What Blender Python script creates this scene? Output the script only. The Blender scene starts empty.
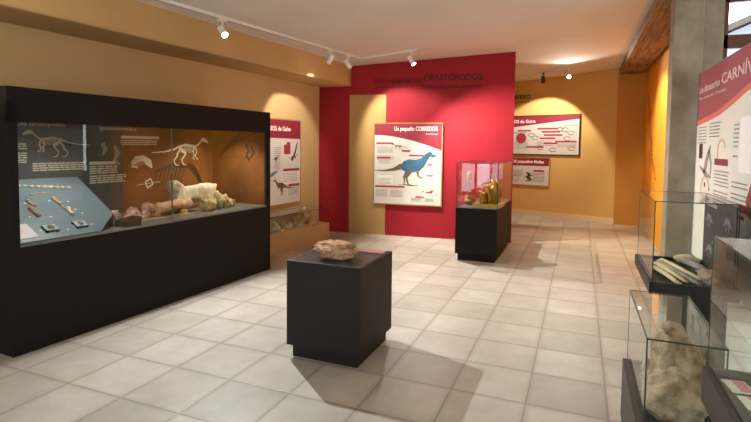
import bpy, bmesh, math, random
from mathutils import Vector, Matrix, noise
random.seed(4)
PI = math.pi
scene = bpy.context.scene
COL = scene.collection

# ------------------------------------------------------------------ camera
cam_d = bpy.data.cameras.new('camera')
cam = bpy.data.objects.new('camera', cam_d); COL.objects.link(cam)
YAW, PITCH, ROLL = -0.3886, 0.0537, -0.0114
H = 1.526
def cam_axes():
    cy, sy = math.cos(YAW), math.sin(YAW)
    f = Vector((sy, cy, 0)); r = Vector((cy, -sy, 0)); d = Vector((0, 0, -1))
    cp, sp = math.cos(PITCH), math.sin(PITCH)
    f2 = f*cp + d*sp; d2 = d*cp - f*sp
    cr, sr = math.cos(ROLL), math.sin(ROLL)
    return r*cr + d2*sr, d2*cr - r*sr, f2
_r, _d, _f = cam_axes()
cam.matrix_world = Matrix(((_r.x, -_d.x, -_f.x, 0), (_r.y, -_d.y, -_f.y, 0), (_r.z, -_d.z, -_f.z, H), (0, 0, 0, 1)))
cam_d.sensor_width = 36; cam_d.lens = 498.1/751*36
cam_d.shift_y = -(211-172.4)/751
cam_d.clip_start = .02
scene.camera = cam

# ------------------------------------------------------------------ light and exposure
scene.view_settings.view_transform = 'Standard'
scene.view_settings.look = 'None'
scene.view_settings.gamma = 1
scene.view_settings.use_curve_mapping = False
scene.view_settings.exposure = 0.52
scene.cycles.use_denoising = True
scene.cycles.max_bounces = 10
scene.cycles.diffuse_bounces = 6
scene.cycles.transparent_max_bounces = 32
scene.cycles.sample_clamp_indirect = 6
w = bpy.data.worlds.new('daylight'); scene.world = w; w.use_nodes = True
bg = w.node_tree.nodes['Background']
bg.inputs[0].default_value = (0.86, 0.93, 1.0, 1); bg.inputs[1].default_value = 6.8

def portal(name, loc, rot, sx, sy):
    """marks a window opening so that the sky's own light is sampled through it"""
    l = bpy.data.lights.new(name, 'AREA'); l.shape = 'RECTANGLE'; l.size = sx; l.size_y = sy
    l.cycles.is_portal = True
    o = bpy.data.objects.new(name, l); COL.objects.link(o); o.location = loc; o.rotation_euler = rot
for y_ in (-1.0, 1.3, 3.6): portal('east_opening', (3.62, y_, 1.7), (0, math.radians(90), 0), 1.6, 1.2)
portal('south_opening', (-3.0, -2.62, 1.125), (math.radians(90), 0, 0), 1.0, 2.15)
for x_ in (-.5, 1.8): portal('south_opening', (x_, -2.62, 1.6), (math.radians(90), 0, 0), 1.4, 1.4)
portal('side_opening', (1.87, 5.95, 1.97), (math.radians(-90), 0, 0), 1.255, 2.05)

def spot_light(name, loc, target, power, angle, blend=.35, col=(1, .90, .78), radius=.02, parent=None):
    l = bpy.data.lights.new(name, 'SPOT'); l.energy = power; l.spot_size = math.radians(angle)
    l.spot_blend = blend; l.color = col; l.shadow_soft_size = radius
    o = bpy.data.objects.new(name, l); COL.objects.link(o)
    o.location = loc
    o.rotation_euler = (Vector(target)-Vector(loc)).to_track_quat('-Z', 'Y').to_euler()
    return o

# ------------------------------------------------------------------ materials
def srgb(c):
    if isinstance(c, str):
        c = [int(c[i:i+2], 16)/255 for i in (0, 2, 4)]
    return tuple((x/12.92 if x <= .04045 else ((x+.055)/1.055)**2.4) for x in c) + (1,)
MATS = {}
def M(name, col, rough=.6, var=0, scale=6, col2=None, bump=0, bscale=None, metal=0, spec=.5, emit=0, detail=5, objc=False):
    if name in MATS: return MATS[name]
    m = bpy.data.materials.new(name); m.use_nodes = True
    nt = m.node_tree; b = nt.nodes['Principled BSDF']
    b.inputs['Base Color'].default_value = srgb(col)
    b.inputs['Roughness'].default_value = rough
    b.inputs['Metallic'].default_value = metal
    b.inputs['Specular IOR Level'].default_value = spec
    tc = nt.nodes.new('ShaderNodeTexCoord')
    if var or col2:
        n = nt.nodes.new('ShaderNodeTexNoise'); n.inputs['Scale'].default_value = scale; n.inputs['Detail'].default_value = detail
        nt.links.new(tc.outputs['Object'], n.inputs['Vector'])
        r = nt.nodes.new('ShaderNodeValToRGB')
        a = srgb(col); c2 = srgb(col2) if col2 else tuple(x*(1-var) for x in a[:3])+(1,)
        r.color_ramp.elements[0].position = .35; r.color_ramp.elements[1].position = .65
        r.color_ramp.elements[0].color = c2; r.color_ramp.elements[1].color = a
        nt.links.new(n.outputs['Fac'], r.inputs['Fac']); nt.links.new(r.outputs['Color'], b.inputs['Base Color'])
    if bump:
        n2 = nt.nodes.new('ShaderNodeTexNoise'); n2.inputs['Scale'].default_value = bscale or scale*4; n2.inputs['Detail'].default_value = 6
        nt.links.new(tc.outputs['Object'], n2.inputs['Vector'])
        bp = nt.nodes.new('ShaderNodeBump'); bp.inputs['Strength'].default_value = bump; bp.inputs['Distance'].default_value = .02
        nt.links.new(n2.outputs['Fac'], bp.inputs['Height']); nt.links.new(bp.outputs['Normal'], b.inputs['Normal'])
    if emit:
        b.inputs['Emission Color'].default_value = srgb(col); b.inputs['Emission Strength'].default_value = emit
    MATS[name] = m
    return m

def glass(name, tint=(.97, .99, .98), ior=1.5, boost=1.0):
    m = bpy.data.materials.new(name); m.use_nodes = True; nt = m.node_tree; nt.nodes.clear()
    out = nt.nodes.new('ShaderNodeOutputMaterial'); mx = nt.nodes.new('ShaderNodeMixShader')
    t = nt.nodes.new('ShaderNodeBsdfTransparent'); t.inputs[0].default_value = tint+(1,)
    g = nt.nodes.new('ShaderNodeBsdfGlossy'); g.inputs['Roughness'].default_value = .0
    f = nt.nodes.new('ShaderNodeFresnel'); f.inputs[0].default_value = ior
    ma = nt.nodes.new('ShaderNodeMath'); ma.operation = 'MULTIPLY'; ma.inputs[1].default_value = boost; ma.use_clamp = True
    ge = nt.nodes.new('ShaderNodeNewGeometry'); iv = nt.nodes.new('ShaderNodeMath'); iv.operation = 'SUBTRACT'; iv.inputs[0].default_value = 1
    nt.links.new(ge.outputs['Backfacing'], iv.inputs[1]); m2 = nt.nodes.new('ShaderNodeMath'); m2.operation = 'MULTIPLY'
    nt.links.new(f.outputs[0], ma.inputs[0]); nt.links.new(ma.outputs[0], m2.inputs[0]); nt.links.new(iv.outputs[0], m2.inputs[1])
    nt.links.new(m2.outputs[0], mx.inputs[0])
    nt.links.new(t.outputs[0], mx.inputs[1]); nt.links.new(g.outputs[0], mx.inputs[2]); nt.links.new(mx.outputs[0], out.inputs[0])
    return m
GLASS = glass('clear_glass')
PANE = glass('window_glass')

def tile_floor():
    m = bpy.data.materials.new('beige_floor_tiles'); m.use_nodes = True; nt = m.node_tree; L = nt.links.new
    b = nt.nodes['Principled BSDF']
    tc = nt.nodes.new('ShaderNodeTexCoord'); sp = nt.nodes.new('ShaderNodeSeparateXYZ'); L(tc.outputs['Object'], sp.inputs[0])
    def math_(op, a, v, clamp=False):
        n = nt.nodes.new('ShaderNodeMath'); n.operation = op; n.use_clamp = clamp
        if isinstance(a, (int, float)): n.inputs[0].default_value = a
        else: L(a, n.inputs[0])
        if v is not None:
            if isinstance(v, (int, float)): n.inputs[1].default_value = v
            else: L(v, n.inputs[1])
        return n.outputs[0]
    def cell(o, off):
        u = math_('DIVIDE', math_('ADD', o, off), .45)
        fr = math_('FRACT', u, None); fl = math_('FLOOR', u, None)
        return fl, math_('MINIMUM', fr, math_('SUBTRACT', 1.0, fr))
    fx, dx = cell(sp.outputs[0], 1.6027+45); fy, dy = cell(sp.outputs[1], -.3177+45)
    d = math_('MINIMUM', dx, dy)
    # worn, slightly irregular joints
    nz = nt.nodes.new('ShaderNodeTexNoise'); nz.inputs['Scale'].default_value = 7; nz.inputs['Detail'].default_value = 4
    L(tc.outputs['Object'], nz.inputs['Vector'])
    dj = math_('ADD', d, math_('MULTIPLY', math_('SUBTRACT', nz.outputs['Fac'], .5), .03))
    edge = nt.nodes.new('ShaderNodeMapRange'); edge.inputs['From Min'].default_value = .006; edge.inputs['From Max'].default_value = .075
    edge.inputs['To Min'].default_value = 1; edge.inputs['To Max'].default_value = 0
    L(dj, edge.inputs['Value'])
    gr = nt.nodes.new('ShaderNodeMapRange'); gr.inputs['From Min'].default_value = .007; gr.inputs['From Max'].default_value = .016
    gr.inputs['To Min'].default_value = 1; gr.inputs['To Max'].default_value = 0
    L(d, gr.inputs['Value'])
    cb = nt.nodes.new('ShaderNodeCombineXYZ'); L(fx, cb.inputs[0]); L(fy, cb.inputs[1])
    wn = nt.nodes.new('ShaderNodeTexWhiteNoise'); L(cb.outputs[0], wn.inputs['Vector'])
    r = nt.nodes.new('ShaderNodeValToRGB'); r.color_ramp.elements[0].color = srgb('ADAA9E'); r.color_ramp.elements[1].color = srgb('C6C2B6')
    L(wn.outputs['Value'], r.inputs['Fac'])
    n3 = nt.nodes.new('ShaderNodeTexNoise'); n3.inputs['Scale'].default_value = 3.2; n3.inputs['Detail'].default_value = 7; n3.inputs['Roughness'].default_value = .62
    L(tc.outputs['Object'], n3.inputs['Vector'])
    r3 = nt.nodes.new('ShaderNodeValToRGB'); r3.color_ramp.elements[0].color = (.80, .77, .74, 1); r3.color_ramp.elements[1].color = (1.04, 1.03, 1.02, 1)
    r3.color_ramp.elements[0].position = .3; r3.color_ramp.elements[1].position = .7
    L(n3.outputs['Fac'], r3.inputs['Fac'])
    def mix(kind, fac, a, c):
        n = nt.nodes.new('ShaderNodeMix'); n.data_type = 'RGBA'; n.blend_type = kind
        if isinstance(fac, float): n.inputs[0].default_value = fac
        else: L(fac, n.inputs[0])
        for k, v in ((6, a), (7, c)):
            if isinstance(v, tuple): n.inputs[k].default_value = v
            else: L(v, n.inputs[k])
        return n.outputs[2]
    c1 = mix('MULTIPLY', 1.0, r.outputs[0], r3.outputs[0])
    c2 = mix('MIX', math_('MULTIPLY', edge.outputs[0], .38), c1, srgb('918879'))
    c3 = mix('MIX', math_('MULTIPLY', gr.outputs[0], .6), c2, srgb('857C70'))
    L(c3, b.inputs['Base Color'])
    b.inputs['Roughness'].default_value = .42; b.inputs['Specular IOR Level'].default_value = .4
    bp = nt.nodes.new('ShaderNodeBump'); bp.inputs['Strength'].default_value = .25; bp.inputs['Distance'].default_value = .004
    inv = math_('SUBTRACT', 1.0, gr.outputs[0]); L(inv, bp.inputs['Height']); L(bp.outputs[0], b.inputs['Normal'])
    return m

def wood(name, ca, cb_):
    m = bpy.data.materials.new(name); m.use_nodes = True; nt = m.node_tree; b = nt.nodes['Principled BSDF']
    tc = nt.nodes.new('ShaderNodeTexCoord'); mp = nt.nodes.new('ShaderNodeMapping'); mp.inputs['Scale'].default_value = (14, 1.1, 14)
    nt.links.new(tc.outputs['Object'], mp.inputs[0])
    n = nt.nodes.new('ShaderNodeTexNoise'); n.inputs['Scale'].default_value = 2; n.inputs['Detail'].default_value = 6
    nt.links.new(mp.outputs[0], n.inputs['Vector'])
    r = nt.nodes.new('ShaderNodeValToRGB'); r.color_ramp.elements[0].position = .35; r.color_ramp.elements[1].position = .65
    r.color_ramp.elements[0].color = srgb(ca); r.color_ramp.elements[1].color = srgb(cb_)
    nt.links.new(n.outputs['Fac'], r.inputs['Fac']); nt.links.new(r.outputs[0], b.inputs['Base Color'])
    bp = nt.nodes.new('ShaderNodeBump'); bp.inputs['Strength'].default_value = .5; bp.inputs['Distance'].default_value = .02
    nt.links.new(n.outputs['Fac'], bp.inputs['Height']); nt.links.new(bp.outputs[0], b.inputs['Normal'])
    b.inputs['Roughness'].default_value = .7
    return m

FLOOR = tile_floor()
CEIL = M('ceiling_plaster', 'DDD3C8', .9, var=.06, scale=1.5)
TAN = M('tan_wall_paint', 'D0B07C', .85, var=.05, scale=2)
SOFF = M('ochre_soffit_paint', 'C5A069', .85, var=.05, scale=2)
RED = M('crimson_wall_paint', 'A00820', .75, var=.06, scale=2)
OCHRE = M('ochre_far_wall_paint', 'D9B46A', .85, var=.05, scale=2)
ORANGE = M('orange_wall_paint', 'F0A020', .8, var=.06, scale=2)
WHITE = M('cream_paint', 'E9E2D6', .7)
BLACK = M('black_laminate', '17120F', .7, var=.25, scale=160, detail=2, spec=.25)
PEDM = M('charcoal_laminate', '1F1B1A', .6, var=.28, scale=160, detail=2, spec=.3)
EDGE = M('pane_edge_green', '24332F', .3)
DARK = M('dark_trim', '1D1A19', .45)
RIM = M('grey_brown_rim', '38322E', .5)
CONC = M('grey_concrete', 'A09483', .9, col2='8A7D69', scale=5, bump=.35, bscale=30)
BROWN = M('brown_window_paint', '5A3320', .5)
BEAM = wood('aged_beam_wood', '64462A', 'A07A4A')
PLATEW = M('card_white', 'E8E2D6', .7)
TEXTD = M('dark_lettering', '2A1714', .7)
TEXTG = M('grey_print', '8B8580', .8)
TEXTW = M('white_print', 'F4EEE6', .7)
TEXTC = M('cream_print', 'C9C3AE', .8)
HEAD = M('maroon_print', '8E2236', .6)
BAR = M('red_caption_print', 'A8323C', .7)
SHEET = M('pale_poster_sheet', 'DDD9D0', .6, var=.07, scale=5)
SAND = M('sand_laminate', 'BE9A68', .75, var=.04, scale=4)
BONE = M('bone_print', 'D9CDB4', .8)
LAMPW = M('white_lamp_metal', 'E6E2DC', .4)

# ------------------------------------------------------------------ mesh helpers
SPLIT = {'specimen_drawing', 'silhouette_drawing', 'caption_bar', 'text_box', 'body_text', 'board_text', 'marker_dot', 'window_mullion', 'clip'}
class MB:
    def __init__(s): s.bm = bmesh.new()
    def box(s, x0, x1, y0, y1, z0, z1):
        c = [s.bm.verts.new(p) for p in ((x0,y0,z0),(x1,y0,z0),(x1,y1,z0),(x0,y1,z0),(x0,y0,z1),(x1,y0,z1),(x1,y1,z1),(x0,y1,z1))]
        for f in ((0,3,2,1),(4,5,6,7),(0,1,5,4),(1,2,6,5),(2,3,7,6),(3,0,4,7)): s.bm.faces.new([c[i] for i in f])
        return s
    def prism(s, poly, z0, z1):
        """poly in xy, extruded in z; z0/z1 numbers or functions of (x,y)"""
        f0 = z0 if callable(z0) else (lambda x, y: z0); f1 = z1 if callable(z1) else (lambda x, y: z1)
        a = [s.bm.verts.new((x, y, f0(x, y))) for x, y in poly]; b = [s.bm.verts.new((x, y, f1(x, y))) for x, y in poly]
        s.bm.faces.new(a[::-1]); s.bm.faces.new(b); n = len(poly)
        for i in range(n): s.bm.faces.new((a[i], a[(i+1) % n], b[(i+1) % n], b[i]))
        return s
    def plate(s, poly, y0, y1):
        """outline in xz extruded along y"""
        a = [s.bm.verts.new((x, y0, z)) for x, z in poly]; b = [s.bm.verts.new((x, y1, z)) for x, z in poly]
        s.bm.faces.new(a); s.bm.faces.new(b[::-1]); n = len(poly)
        for i in range(n): s.bm.faces.new((a[i], b[i], b[(i+1) % n], a[(i+1) % n]))
        return s
    def tube(s, pts, rad, seg=10, amp=0, freq=20, seed=0, flat=1.0, cap=True):
        """tube through pts with radius list; noise roughens it"""
        pts = [Vector(p) for p in pts]; n = len(pts)
        if not isinstance(rad, (list, tuple)): rad = [rad]*n
        rings = []; prev = None
        for i, p in enumerate(pts):
            t = (pts[min(i+1, n-1)]-pts[max(i-1, 0)]).normalized()
            up = Vector((0, 0, 1)) if abs(t.z) < .9 else Vector((0, 1, 0))
            a = t.cross(up).normalized() if prev is None else (prev-t*prev.dot(t)).normalized()
            prev = a; b = t.cross(a).normalized()
            ring = []
            for k in range(seg):
                th = 2*PI*k/seg; q = a*math.cos(th)*rad[i]+b*math.sin(th)*rad[i]*flat
                if amp: q *= 1+amp*noise.noise((p+q)*freq+Vector((seed, seed*1.7, 0)))
                ring.append(s.bm.verts.new(p+q))
            rings.append(ring)
        for i in range(n-1):
            for k in range(seg): s.bm.faces.new((rings[i][k], rings[i][(k+1) % seg], rings[i+1][(k+1) % seg], rings[i+1][k]))
        if cap:
            s.bm.faces.new(rings[0][::-1]); s.bm.faces.new(rings[-1])
        return s
    def stroke(s, pts, wid, y0, y1):
        """flat ribbon in the xz plane with varying width, y0..y1 thick (print on a board)"""
        if not isinstance(wid, (list, tuple)): wid = [wid]*len(pts)
        P = [Vector(p) for p in pts]; up, dn = [], []
        for i, p in enumerate(P):
            t = (P[min(i+1, len(P)-1)]-P[max(i-1, 0)]).normalized(); nrm = Vector((-t.y, t.x))
            up.append(p+nrm*wid[i]/2); dn.append(p-nrm*wid[i]/2)
        for i in range(len(P)-1):
            s.plate([dn[i][:], dn[i+1][:], up[i+1][:], up[i][:]], y0, y1)
        return s
    def rock(s, c, dim, seed=0, amp=.35, freq=1.6, sub=4, flatbottom=None, ridge=0):
        g = bmesh.ops.create_icosphere(s.bm, subdivisions=sub, radius=1.0)
        for v in g['verts']:
            d = v.co.normalized(); q = d*freq+Vector((seed*3.1, seed*1.3, seed))
            k = 1+amp*noise.noise(q)+amp*.5*noise.noise(q*2.3)+amp*.25*noise.noise(q*5.1)
            if ridge: k += ridge*(abs(noise.noise(q*2.0))-.2)
            v.co = Vector((d.x*k*dim[0]+c[0], d.y*k*dim[1]+c[1], d.z*k*dim[2]+c[2]))
            if flatbottom is not None and v.co.z < flatbottom: v.co.z = flatbottom
        return s
    def cyl(s, c, r, h, axis=(0,0,1), seg=20, r2=None):
        a = Vector(axis).normalized()
        return s.tube([Vector(c)-a*h/2, Vector(c)+a*h/2], [r, r if r2 is None else r2], seg=seg)
    def split(s):
        """pieces of this mesh: one per block of print, or one per loose piece"""
        s.bm.verts.index_update(); s.bm.faces.ensure_lookup_table()
        if getattr(s, 'marks', None):
            ends = s.marks+([len(s.bm.faces)] if s.marks[-1] < len(s.bm.faces) else []); a = 0; out = []
            for e in ends:
                if e > a: out.append([s.bm.faces[i] for i in range(a, e)]); a = e
        else:
            seen = set(); out = []
            for f in s.bm.faces:
                if f in seen: continue
                st = [f]; seen.add(f); g = []
                while st:
                    q = st.pop(); g.append(q)
                    for v in q.verts:
                        for l in v.link_faces:
                            if l not in seen: seen.add(l); st.append(l)
                out.append(g)
        res = []
        for g in out:
            m = MB(); mp = {}
            for f in g:
                for v in f.verts:
                    if v not in mp: mp[v] = m.bm.verts.new(v.co)
                m.bm.faces.new([mp[v] for v in f.verts])
            res.append(m)
        return res
    def build(s, name, mat, parent=None, smooth=False, bevel=0):
        if name in SPLIT:
            ms = s.split(); s.bm.free()
            if len(ms) > 1:
                for m in ms[:-1]: m._build(name, mat, parent)
            return ms[-1]._build(name, mat, parent)
        return s._build(name, mat, parent, smooth, bevel)
    def _build(s, name, mat, parent=None, smooth=False, bevel=0):
        bmesh.ops.recalc_face_normals(s.bm, faces=s.bm.faces[:])
        me = bpy.data.meshes.new(name); s.bm.to_mesh(me); s.bm.free()
        me.materials.append(mat)
        if smooth:
            for p in me.polygons: p.use_smooth = True
        o = bpy.data.objects.new(name, me); COL.objects.link(o)
        if parent: o.parent = parent
        if bevel:
            b = o.modifiers.new('bevel', 'BEVEL'); b.width = bevel; b.segments = 2; b.limit_method = 'ANGLE'
        return o
def empty(name, loc=(0,0,0), rz=0, label=None, cat=None, group=None):
    o = bpy.data.objects.new(name, None); COL.objects.link(o); o.location = loc; o.rotation_euler = (0,0,rz)
    o.empty_display_size = .1
    return tag(o, label, cat, group) if label else o
def tag(o, label, cat, group=None, kind=None):
    o['label'] = label; o['category'] = cat
    if group: o['group'] = group
    if kind: o['kind'] = kind
    return o
def struct(name, mb, mat, parent=None, **k):
    o = mb.build(name, mat, parent, **k)
    if not parent: o['kind'] = 'structure'
    return o
def text(name, s, size, mat, parent, x, z, y=-.01, align='LEFT', ext=.0012, shear=0, width=None, bold=0, rot=0):
    """lettering standing in the xz plane, facing -y"""
    cu = bpy.data.curves.new(name, 'FONT'); cu.body = s; cu.size = size; cu.extrude = ext; cu.align_x = align; cu.shear = shear; cu.offset = bold
    cu.resolution_u = 3
    t = bpy.data.objects.new(name, cu); COL.objects.link(t)
    bpy.context.view_layer.update()
    me = bpy.data.meshes.new_from_object(t.evaluated_get(bpy.context.evaluated_depsgraph_get()))
    bpy.data.objects.remove(t); bpy.data.curves.remove(cu)
    xs = [v.co.x for v in me.vertices]; k = 1
    if width and xs: k = width/(max(xs)-min(xs))
    for v in me.vertices:
        px, py = v.co.x*k, v.co.y
        v.co = Vector((x+px*math.cos(rot)-py*math.sin(rot), y-v.co.z, z+px*math.sin(rot)+py*math.cos(rot)))
    me.materials.clear(); me.materials.append(mat)
    o = bpy.data.objects.new(name, me); COL.objects.link(o)
    if parent: o.parent = parent
    return o
def lines(mb, x0, x1, z, n, dz, h=.006, y=-.012, ragged=.1):
    """rows of fine print as dashes of word length"""
    for i in range(n):
        x = x0; zz = z-i*dz; end = x1-(random.random()*ragged*(x1-x0))
        while x < end:
            w_ = min(random.uniform(.018, .05)*(h/.006), end-x)
            mb.box(x, x+w_*.88, y, y+.001, zz, zz+h); x += w_
    mb.marks = getattr(mb, 'marks', [])+[len(mb.bm.faces)]
    return mb
def link_copy(o, parent=None):
    c = o.copy(); COL.objects.link(c)
    if parent: c.parent = parent; c.matrix_parent_inverse = o.matrix_parent_inverse
    for ch in list(o.children): link_copy(ch, c)
    return c

# ------------------------------------------------------------------ room shell
CZ = lambda x, y: 3.07+.05*x
CT = lambda x, y: 3.6
EPS = .12
struct('floor', MB().box(-5.4, 3.7, -2.7, 12.4, -.12, 0), FLOOR)
struct('ceiling', MB().prism([(-5.4,-2.7),(3.7,-2.7),(3.7,5.95),(1.32,5.95),(1.32,12.4),(-5.4,12.4)], CZ, CT), CEIL)
WT = lambda x, y: CZ(x, y)+EPS
LW = lambda y: -4.6+(y-2.77)*.0659      # left wall line
RW = lambda x: 7.801+(x+4.052)*.1045    # red wall line
FW = lambda x: 11.705-(x+1.33)*.317     # far wall line
struct('wall_left', MB().prism([(LW(-2.6),-2.6),(LW(8.1),8.1),(LW(8.1)-.15,8.1),(LW(-2.6)-.15,-2.6)], -.02, WT), TAN)
struct('wall_red', MB().prism([(LW(7.8),RW(LW(7.8))),(-.975,RW(-.975)),(-.996,RW(-.975)+.16),(LW(7.8),RW(LW(7.8))+.16)], -.02, WT), RED)
struct('wall_far', MB().prism([(-2.6,FW(-2.6)),(.664,FW(.664)),(.70,FW(.664)+.2),(-2.6,FW(-2.6)+.2)], -.02, WT), OCHRE)
struct('wall_far_column', MB().prism([(.664,11.02),(1.30,10.99),(1.30,11.3),(.664,11.3)], -.02, WT), M('ochre_column_paint', 'C4903F', .85, var=.05, scale=2))
struct('wall_passage', MB().prism([(-2.75,8.05),(-2.6,8.1),(-2.6,12.3),(-2.75,12.3)], -.02, WT), OCHRE)
struct('wall_orange', MB().prism([(1.15,5.93),(1.3,5.93),(1.3,11.05),(1.15,11.05)], -.02, WT), ORANGE)
# window wall beyond the information panel
def wall_with_openings(name, mat, axis, pos, th, a0, a1, z1, openings):
    """axis 'x': wall runs along x at y=pos..pos+th ; 'y': runs along y at x=pos..pos+th"""
    mb = MB(); cur = a0
    def bx(u0, u1, z0, zt):
        if axis == 'x': mb.box(u0, u1, pos, pos+th, z0, zt)
        else: mb.box(pos, pos+th, u0, u1, z0, zt)
    for (u0, u1, zb, zt) in openings:
        bx(cur, u0, -.02, z1)
        if zb > 0: bx(u0, u1, -.02, zb)
        bx(u0, u1, zt, z1); cur = u1
    bx(cur, a1, -.02, z1)
    return struct(name, mb, mat)
NW = [(1.245, 2.5, .95, 3.0)]
wall_with_openings('wall_window_side', CONC, 'x', 5.75, .18, 1.03, 3.6, 3.25, NW)
EW = [(-1.6,-.4,.9,2.5),(.7,1.9,.9,2.5),(3.0,4.2,.9,2.5)]
wall_with_openings('wall_east', TAN, 'y', 3.42, .18, -2.6, 5.9, 3.3, EW)
SW = [(-3.5,-2.5,.05,2.2),(-1.2,0.2,.9,2.3),(1.2,2.4,.9,2.3)]
wall_with_openings('wall_south', TAN, 'x', -2.6, .18, -5.0, 3.6, 3.25, SW)
wn = [0]
def window(axis, pos, u0, u1, z0, z1, bars, mulls=1, fw=.05):
    wn[0] += 1
    r = empty('window_%d' % wn[0]); r['kind'] = 'structure'
    def bx(mb, a, b, c, d, p0, p1):
        if axis == 'x': mb.box(a, b, p0, p1, c, d)
        else: mb.box(p0, p1, a, b, c, d)
    f = MB(); p0, p1 = pos, pos+.06
    bx(f, u0, u0+fw, z0, z1, p0, p1); bx(f, u1-fw, u1, z0, z1, p0, p1)
    bx(f, u0, u1, z0, z0+fw, p0, p1); bx(f, u0, u1, z1-fw, z1, p0, p1)
    for b, h in bars: bx(f, u0, u1, b, b+h, p0, p1)
    for k in range(mulls):
        u = u0+(u1-u0)*(k+1)/(mulls+1); bx(f, u-.03, u+.03, z0, z1, p0, p1)
    f.build('window_frame', BROWN, r)
    g = MB(); bx(g, u0+.01, u1-.01, z0+.01, z1-.01, pos+.028, pos+.034); g.build('pane', PANE, r)
window('x', 5.82, 1.245, 2.5, .95, 3.0, [(2.507, .128)])
for a, b, c, d in EW: window('y', 3.48, a, b, c, d, [(1.9, .06)])
for a, b, c, d in SW: window('x', -2.52, a, b, c, d, [(1.6, .06)])

# soffit over the left wall, its rounded nose meeting the red wall
BF = lambda y: -4.02+(y-2.4)*.0675
struct('trim_soffit', MB().prism([(LW(-2.6)+.01,-2.55),(BF(-2.5),-2.55),(BF(7.7),7.7),(BF(7.83)-.02,7.84),(LW(7.8),7.80)],
       2.54, WT), SOFF, bevel=.02)
struct('trim_stripe', MB().prism([(-3.70,RW(-3.70)-.012),(-3.05,RW(-3.05)-.012),(-3.05,RW(-3.05)+.02),(-3.70,RW(-3.70)+.02)], 0, 2.39),
       M('tan_stripe_paint', 'B8935C', .85, var=.05, scale=2))
struct('baseboard_far', MB().prism([(-2.6,FW(-2.6)-.03),(.664,FW(.664)-.03),(.664,FW(.664)+.02),(-2.6,FW(-2.6)+.02)], 0, .115), M('white_baseboard', 'E3CFA9', .5))

# concrete pillar and old beam
o = MB().box(.79, 1.03, 5.5, 5.75, 0, 2.86).build('concrete_pillar', CONC, bevel=.008)
tag(o, 'square grey concrete pillar standing between the orange wall and the white information panel', 'pillar')
BB = MB().box(.68, 1.10, 5.2, 11.0, 2.985, 3.125)
BB.build('wooden_beam', BEAM)
tag(bpy.data.objects['wooden_beam'], 'aged brown timber ceiling beam running towards the orange wall', 'beam')
# pillar top reaches up to the beam
pt = bpy.data.objects['concrete_pillar']
for v in pt.data.vertices:
    if v.co.z > 2: v.co.z = 2.985

# neighbouring roof outside the window
hs = empty('neighbouring_house', (4.6, 14.2, 0), 0, 'pale neighbouring house with a sloping eave seen through the brown window', 'house')
MB().plate([(-1.9,0),(3,0),(3,6.30),(-1.9,4.10)], .4, 3).build('house_wall', M('outside_wall', '6A6F78', .9), hs)
MB().plate([(-2.3,3.97),(3.3,6.49),(3.3,6.62),(-2.3,4.10)], 0, 3.2).build('roof', M('outside_roof', '3A322E', .9), hs)

# ------------------------------------------------------------------ posters
def poster(name, label, A, B, z0, z1, cat='information panel', frame=.02, fmat=None, sheet=None, th=.03, group=None):
    """board between plan points A (left) and B (right) as seen by a visitor; local x to the right, -y outwards"""
    A = Vector(A); B = Vector(B); d = B-A; L = d.length; rz = math.atan2(d.y, d.x)
    r = empty(name, (A.x, A.y, z0), rz, label, cat, group)
    h = z1-z0; m = fmat or M('wood_frame_strip', 'A9804F', .5)
    mb = MB().box(0, L, -th, 0, 0, frame).box(0, L, -th, 0, h-frame, h).box(0, frame, -th, 0, frame, h-frame).box(L-frame, L, -th, 0, frame, h-frame)
    mb.build('frame', m, r)
    MB().box(frame, L-frame, -th+.006, -.002, frame, h-frame).build('printed_sheet', sheet or SHEET, r)
    return r, L, h, -th+.006-.0012
def header(r, L, h, f, y, hl, hr, curve=.3, mat=None, name='header_band', drop=None):
    """coloured band with a swooping lower edge"""
    pts = [(f, h-f), (f, h-hl)]
    for i in range(1, 15):
        t = i/14; pts.append((f+(L-2*f)*t, h-(hl+(hr-hl)*t**(1+curve*3))))
    pts.append((L-f, h-f))
    return MB().plate(pts, y, y+.001).build(name, mat or HEAD, r)

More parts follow.
